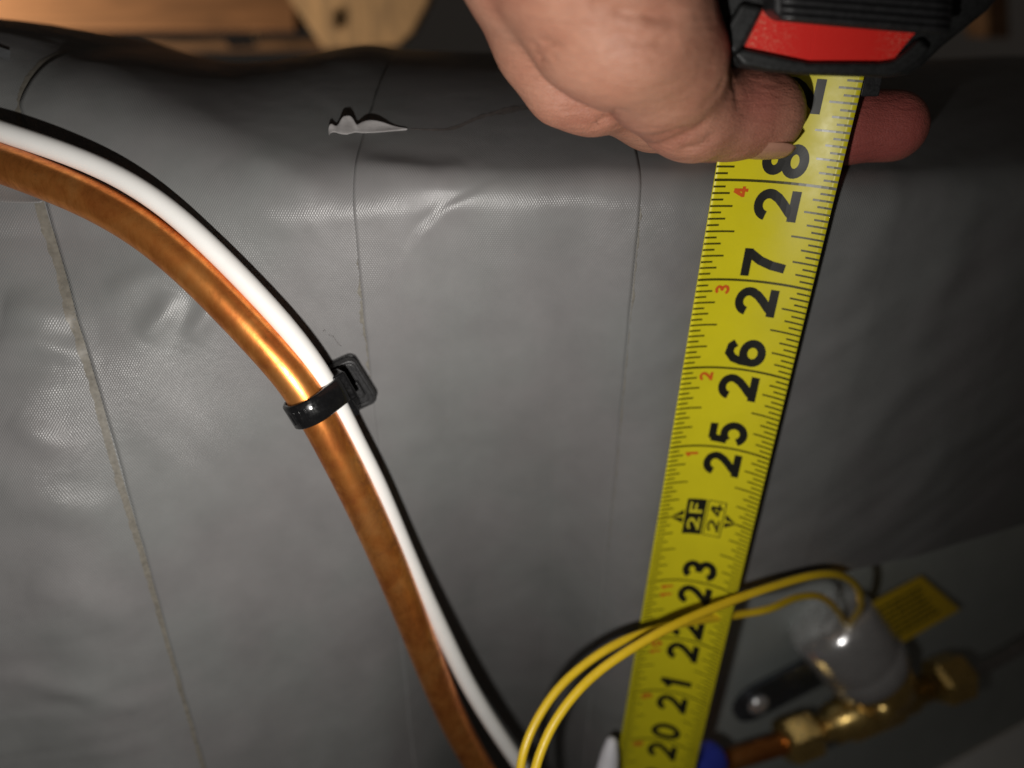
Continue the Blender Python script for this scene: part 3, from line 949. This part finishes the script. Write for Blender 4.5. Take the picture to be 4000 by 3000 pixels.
def hand():
    th = [at(2250, -520, 150), at(2330, -250, 152), at(2400, 30, 155), at(2590, 285, 162), at(2702, 428, 169), at(2845, 450, 173.5), at(2985, 457, 175.5)]
    tr = [23, 20, 17.0, 12.0, 10.0, 9.3, 8.7]
    ix = [at(2090, -480, 163), at(2105, -60, 168), at(2160, 138, 171), at(2318, 292, 174), at(2560, 420, 185), at(2780, 475, 195.5), at(3030, 492, 198.5), at(3270, 492, 199.5), at(3482, 493, 199.5)]
    ir = [16, 12.8, 12.0, 10.6, 9.3, 9.0, 8.9, 9.1, 8.9]
    palm = [([at(2250, -520, 156), at(2560, -520, 172)], [24, 24]), ([at(2150, -300, 160), at(2420, -320, 160)], [17, 19]), ([at(2300, -700, 165), at(2350, -1200, 185)], [27, 27])]
    # other fingers, folded behind the case
    back = [([at(2250, -260, 186), at(2700, -120, 226), at(3250, -110, 236)], [11, 10, 9]),
            ([at(2250, -480, 192), at(2750, -380, 228), at(3300, -360, 236)], [11, 10, 9])]
    pts = np.vstack([np.array(th), np.array(ix)] + [np.array(p) for p, _ in palm + back])
    lo = pts.min(0) - 30; hi = pts.max(0) + 30
    h = .85
    dims = np.ceil((hi - lo) / h).astype(int)
    g = [lo[d] + h * np.arange(dims[d]) for d in range(3)]
    X, Y, Z = np.meshgrid(*[a.astype(np.float32) for a in g], indexing='ij', sparse=True)
    def cone(a, b, ra, rb):
        d = b - a; L2 = d @ d
        t = np.clip(((X - a[0]) * d[0] + (Y - a[1]) * d[1] + (Z - a[2]) * d[2]) / L2, 0, 1)
        dist = np.sqrt((X - a[0] - t * d[0]) ** 2 + (Y - a[1] - t * d[1]) ** 2 + (Z - a[2] - t * d[2]) ** 2)
        return (dist - (ra + (rb - ra) * t)).astype(np.float32)
    def smin(a, b, k):
        m = np.clip(.5 + .5 * (b - a) / k, 0, 1)
        return b + (a - b) * m - k * m * (1 - m)
    def chain(P, r, k):
        f = None
        for i in range(len(P) - 1):
            c = cone(P[i], P[i + 1], r[i], r[i + 1])
            f = c if f is None else smin(f, c, k)
        return f
    ft = chain(th, tr, 3.0)
    # thumb pad and knuckle swelling
    ft = smin(ft, cone(at(2930, 420, 174.5), at(2985, 420, 175.5), 8.0, 7.6), 3)
    ft = smin(ft, cone(at(2660, 452, 166), at(2720, 472, 167), 7.4, 7.2), 4)
    ft = smin(ft, cone(at(2480, 120, 150), at(2600, 230, 156), 12.0, 10.5), 6)
    fi = chain(ix, ir, 4.0)
    fi = smin(fi, cone(at(2185, 365, 170), at(2300, 398, 172), 6.6, 6.2), 5)
    for p, r in palm:
        fi = smin(fi, chain(p, r, 6), 7)
    fh = smin(ft, fi, .5)
    # web of skin where the two meet at the top
    fh = smin(fh, cone(at(2120, -260, 160), at(2260, -190, 156), 15, 13), 8)
    for p, r in back:
        fh = smin(fh, chain(p, r, 4), 5)
    # flexion creases: thin grooves
    def groove(pix, depth_y, r, k):
        nonlocal fh
        P = [at(x, y, depth_y + dy) for (x, y, dy) in pix]
        d = None
        for i in range(len(P) - 1):
            c = cone(P[i], P[i + 1], 0.0, 0.0); d = c if d is None else np.minimum(d, c)
        cut = r - d
        m = np.clip(.5 - .5 * (-cut + 0 + fh) / k, 0, 1) if False else None
        mx = np.clip(.5 + .5 * (fh - cut) / k, 0, 1)
        fh = cut + (fh - cut) * mx + k * mx * (1 - mx)
    def on_skin(pix, r=.55, k=1.2, y0=135, y1=200):
        # find the skin under each pixel by marching through the field
        P = []
        for x, y in pix:
            hit = None
            for yy in np.arange(y0, y1, .4):
                p = at(x, y, yy); i = ((p - lo) / h).astype(int)
                if np.all(i >= 0) and np.all(i < dims) and fh[tuple(i)] < 0:
                    hit = p; break
            if hit is not None: P.append((x, y, hit[1]))
        if len(P) >= 2: groove(P, 0, r, k)
    on_skin([(2862, 245), (2874, 300), (2884, 350), (2890, 395)], .7, 1.6)
    on_skin([(2560, 566), (2610, 548), (2660, 528), (2710, 506), (2750, 478)], .25, 2.2)
    on_skin([(2570, 530), (2610, 515), (2670, 496)], .2, 2.0)
    on_skin([(2670, 580), (2720, 560), (2770, 530)], .2, 2.0)
    on_skin([(2320, 475), (2360, 462), (2392, 448), (2420, 425)], .55, 1.3)
    on_skin([(2110, 215), (2180, 205), (2240, 215)], .35, 1.2)
    on_skin([(2090, 170), (2150, 160), (2200, 165)], .35, 1.2)
    on_skin([(2330, 10), (2450, 45), (2560, 65), (2640, 62)], .4, 1.6)
    on_skin([(2380, 120), (2500, 155), (2620, 165)], .35, 1.6)
    on_skin([(2760, 400), (2800, 360), (2830, 310)], .3, 1.6)
    V, Q = surface_nets(fh, lo, h)
    # relax stair-steps of the grid
    e = np.vstack([Q[:, [0, 1]], Q[:, [1, 2]], Q[:, [2, 3]], Q[:, [3, 0]]])
    for _ in range(3):
        s = np.zeros_like(V); n = np.zeros(len(V))
        np.add.at(s, e[:, 0], V[e[:, 1]]); np.add.at(n, e[:, 0], 1)
        np.add.at(s, e[:, 1], V[e[:, 0]]); np.add.at(n, e[:, 1], 1)
        V = V * .5 + .5 * s / n[:, None]
    o = mesh('hand', V, Q, M['skin'])
    # reddened pads
    def blob(c, r): return np.exp(-(np.linalg.norm(V - c, axis=1) / r) ** 2)
    pad = .55 * blob(at(2960, 385, 166), 8) + 1.0 * blob(at(3500, 500, 192), 13) + .9 * blob(at(3350, 480, 190), 12) + .12 * blob(at(2640, 540, 160), 12) + .18 * blob(at(2250, 440, 158), 11)
    a = o.data.attributes.new('pad', 'FLOAT', 'POINT'); a.data.foreach_set('value', np.clip(pad, 0, 1).astype(np.float32))
    tag(o, 'bare hand pinching the yellow blade between thumb and forefinger', 'hand')
    # thumb nail, seen edge-on under the thumb tip
    c = at(2985, 457, 175.5)
    xd = norm(at(3080, 462, 176) - at(2850, 452, 173.5))
    dn = norm(np.array([0.0, -.22, -.97])); dn = norm(dn - xd * (dn @ xd)); sd = np.cross(xd, dn)
    V2 = []; Fc = []; nu_, nv_ = 13, 9
    for i in range(nu_):
        for j in range(nv_):
            s = (i / (nu_ - 1)) * 2 - 1; t = (j / (nv_ - 1)) * 2 - 1
            ang = t * .85 * math.sqrt(max(0.05, 1 - .35 * max(0, s) ** 3 - .25 * max(0, -s) ** 4))
            r = 8.95 - .45 * s * s
            V2.append(c + xd * (s * 5.6 - .2) + r * (dn * math.cos(ang) + sd * math.sin(ang)))
    for i in range(nu_ - 1):
        for j in range(nv_ - 1):
            Fc.append((i * nv_ + j, i * nv_ + j + 1, (i + 1) * nv_ + j + 1, (i + 1) * nv_ + j))
    nail = mesh('thumb_nail', V2, Fc, M['nail'], o)
    s = nail.modifiers.new('t', 'SOLIDIFY'); s.thickness = .0005; s.offset = 0
hand()

# ------------------------------------------------------------------ equipment cabinet and solenoid valve (lower right)
def cabinet():
    cb = empty('equipment_cabinet', at(3400, 2900, 290), 'grey-green painted metal cabinet below the wrapped duct, carrying the valve', 'cabinet')
    d = norm([.80, .50, 0]); up = np.array([0, 0, 1.0]); nn = norm([.53, -.85, 0])
    o0 = np.array([30.0, 196.0, -224.0])
    P = [o0 - d * 6, o0 + d * 330, o0 + d * 330 - up * 150, o0 - d * 6 - up * 150]
    return cb, d, up, nn, o0
cb, cd, cu, cn, co0 = cabinet()
def cab_panel():
    # upright face panel; a folded rim in its lit colour crosses the lower right corner of the view
    nrm = norm([.30, -.954, 0]); p0 = atz(2945, 2735, 352)
    hit = lambda px, py: ray(px, py) * ((p0 @ nrm) / (ray(px, py) @ nrm))
    a = hit(3480, 3108); b = hit(4300, 2655)
    V = [hit(2600, 2200), hit(4400, 2010), b, a, hit(3300, 3300), hit(2600, 3300)]
    pr = prism('face_panel', V, -nrm * 4, M['cabinet'], cb); bevel(pr, .8, 2)
    ed = norm(b - a); outw = norm(np.cross(ed, nrm)); outw = outw if outw[2] < 0 else -outw
    fold = norm(outw * .45 + nrm * .89)
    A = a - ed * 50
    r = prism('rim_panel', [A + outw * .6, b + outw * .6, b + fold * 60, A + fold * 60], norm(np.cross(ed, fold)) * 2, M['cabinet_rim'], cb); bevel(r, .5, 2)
    return nrm
pn = cab_panel()

def valve():
    Z = 338.0
    v = empty('solenoid_valve', atz(3420, 2720, Z), 'brass solenoid valve with chrome coil, yellow leads and yellow tag', 'valve')
    pL = atz(3055, 2905, Z - 6); pR = atz(3790, 2620, Z + 14)
    ax = norm(pR - pL); L = np.linalg.norm(pR - pL)
    # brass line: hexagonal flare nuts, stepped body
    def along(t): return pL + ax * (L * t)
    lathe('flare_nut', along(0), ax, [(0, 8.2), (2, 10.6), (15, 10.6), (17, 8.5)], M['brass'], v, 6, False, .2)
    lathe('flare_nut', along(.80), ax, [(0, 9), (2, 11), (15, 11), (18, 8)], M['brass'], v, 6, False, .35)
    lathe('valve_body', along(.19), ax, [(0, 6.0), (5, 6.0), (6, 8.6), (12, 8.6), (13.5, 10.2), (38, 10.2), (40, 8.2), (48, 8.2), (49, 6.4), (58, 6.4)], M['brass'], v, 28)
    # coil, standing up and to the left from the body
    cb_ = atz(3455, 2690, Z); ct = atz(3190, 2365, Z - 14); cax = norm(ct - cb_); CL = np.linalg.norm(ct - cb_)
    lathe('brass_collar', cb_ - cax * 4, cax, [(0, 12.5), (6, 14.5), (10, 15.5), (17, 15.5), (18.5, 14)], M['brass'], v, 36)
    lathe('coil_housing', cb_ + cax * 14, cax, [(0, 17.6), (1.5, 19.4), (10, 19.6), (11, 19.1), (12, 19.6), (CL - 26, 19.6), (CL - 24, 19.2), (CL - 21, 17.6), (CL - 18.6, 14.0), (CL - 17.2, 9.0), (CL - 16.6, 3.0)], M['chrome'], v, 48)
    # bleed cap facing us
    bc = atz(3450, 2765, Z - 10)
    lathe('bleed_cap', bc, norm(-bc + np.array([0, 0, -60])), [(-6, 5.5), (2, 5.8), (5, 5.0), (6.5, 2.5)], M['brass'], v, 20)
    # steel bracket with rounded end and screw
    b0 = atz(2945, 2735, Z + 4); b1 = atz(3300, 2590, Z + 6)
    bd = norm(b1 - b0); bn = norm(-pn * -1); bn = pn; bd = norm(bd - bn * (bd @ bn)); bs = np.cross(bd, bn)
    P = [b0 + 11.5 * (math.cos(a) * -bd + math.sin(a) * bs) for a in np.linspace(-math.pi / 2, math.pi / 2, 20)]
    P += [b0 + bd * 46 + bs * 11.5, b0 + bd * 46 - bs * 11.5]
    bevel(prism('bracket', P, bn * 2.2, M['bracket'], v), .4, 2)
    lathe('screw', b0 + bn * 2 + bd * .5, bn, [(0, 5.2), (1.2, 5.2), (2.6, 4.2), (3.4, 2.4), (3.7, .6)], M['chrome'], v, 24)
    # leads
    e0 = atz(3318, 2447, Z - 22)
    w1 = [atz(*p) for p in ((2085, 3330, 196), (2082, 3150, 197), (2095, 2990, 199), (2180, 2800, 203), (2330, 2630, 208), (2560, 2480, 214), (2800, 2370, 224), (3020, 2290, 232), (3190, 2245, 240), (3290, 2250, 250), (3352, 2300, 266), (3360, 2370, 286), (3328, 2425, 304))] + [e0]
    w2 = [atz(*p) for p in ((2030, 3330, 204), (2028, 3150, 205), (2040, 2960, 207), (2110, 2790, 211), (2230, 2640, 216), (2420, 2510, 222), (2640, 2440, 232), (2860, 2405, 246), (3000, 2380, 252), (3110, 2335, 262), (3200, 2330, 272), (3262, 2375, 288), (3298, 2430, 306))] + [e0]
    tube('lead_wire', catmull(w1, 10), 1.33, M['lead'], v, 16)
    tube('lead_wire', catmull(w2, 10), 1.28, M['lead'], v, 16)
    lathe('grommet', e0 + cax * -6, cax, [(0, 5.2), (5, 5.2), (7, 3.6)], M['case'], v, 20)
    # printed tag
    q = [atz(3362, 2378, 318), atz(3598, 2250, 338), atz(3782, 2388, 346), atz(3492, 2532, 326)]
    q = [np.array(p) for p in q]
    nt_ = norm(np.cross(q[1] - q[0], q[3] - q[0])); nt_ = nt_ if nt_[1] < 0 else -nt_
    # flatten onto one plane
    q = [p - nt_ * ((p - q[0]) @ nt_) for p in q]
    tagp = prism('warning_tag', q, -nt_ * .5, M['lead'], v)
    eu = q[1] - q[0]; ev = q[3] - q[0]
    V = []; Fc = []
    r = np.random.default_rng(4)
    for k in range(7):
        v0 = .16 + k * .105
        u0 = .10
        while u0 < .84:
            w = r.uniform(.05, .16); w = min(w, .88 - u0)
            c = [q[0] + eu * a + ev * b + nt_ * .12 for a, b in ((u0, v0), (u0 + w, v0), (u0 + w, v0 + .05), (u0, v0 + .05))]
            b = len(V); V += c; Fc.append((b, b + 1, b + 2, b + 3)); u0 += w + .022
    mesh('tag_print', V, Fc, M['tick_ink'], tagp, False)
    # pipes at both ends
    s = tube('steel_tube', catmull([along(.9), along(1.12), atz(4080, 2460, Z + 24), atz(4300, 2340, Z + 34)], 10), 3.3, M['steel_tube'])
    tag(s, 'thin dark steel tube leaving the right end of the brass valve', 'tube')
    s = tube('copper_stub', catmull([along(.1), pL, atz(2860, 2965, Z - 10), atz(2640, 3040, Z - 14), atz(2380, 3130, Z - 18)], 10), 4.76, M['copper_dark'])
    tag(s, 'dull dark copper tube entering the left nut of the brass valve', 'tube')
valve()

def connectors():
    a = atz(2812, 2942, 306); b = atz(2560, 3110, 290)
    ax = norm(b - a)
    o = lathe('blue_sleeve', a, ax, [(0, 2.6), (.6, 4.6), (2.0, 6.4), (5, 7.0), (24, 7.4), (40, 7.4)], M['blue'], None, 28)
    tag(o, 'blue plastic sleeve end at the bottom beside the tape blade', 'sleeve')
    a = atz(2392, 2880, 262); b = atz(2352, 3140, 262)
    o = lathe('pale_connector', a, norm(b - a), [(0, 1.0), (1.2, 2.0), (6, 3.2), (14, 4.2), (30, 4.8)], M['pale'], None, 24)
    tag(o, 'pale grey tapered plastic tip at the bottom left of the tape blade', 'connector')
connectors()

# ------------------------------------------------------------------ attic timbers far behind
def beam(name, pix, y, depth, mat, label, turn=0.0):
    P = np.array([at(px, py, y + turn * (px - pix[0][0])) for px, py in pix])
    o = prism(name, P, (0, depth, 0), mat); bevel(o, 4, 2)
    tag(o, label, 'beam')
beam('timber_beam', [(-900, -380), (1160, -380), (1160, 122), (600, 120), (-900, 116)], 1150, 60, M['wood'], 'long warm-lit timber beam blurred behind the duct at upper left')
beam('timber_gusset', [(1000, -380), (1760, -380), (1680, 0), (1612, 130), (1560, 178), (1262, 192), (1130, 0)], 1000, 40, M['wood_pale'], 'pale timber block with dark grain blurred behind the duct, left of the hand', -.30)
beam('timber_rail', [(-700, 168), (1500, 150), (1500, 196), (-700, 214)], 1320, 60, M['wood_dark'], 'dark low timber rail behind the duct under the warm beam')
beam('timber_post', [(3830, -380), (3925, -380), (3950, 150), (3855, 150)], 1180, 60, M['wood_dark'], 'dark timber post blurred at the upper right corner')
def clip():
    P = np.array([at(px, py, 900) for px, py in ((870, 150), (985, 120), (1000, 185), (900, 190))])
    o = prism('grey_clip', P, (0, 12, 0), M['pale']); tag(o, 'small grey scrap blurred on the duct top under the timbers', 'scrap')
clip()
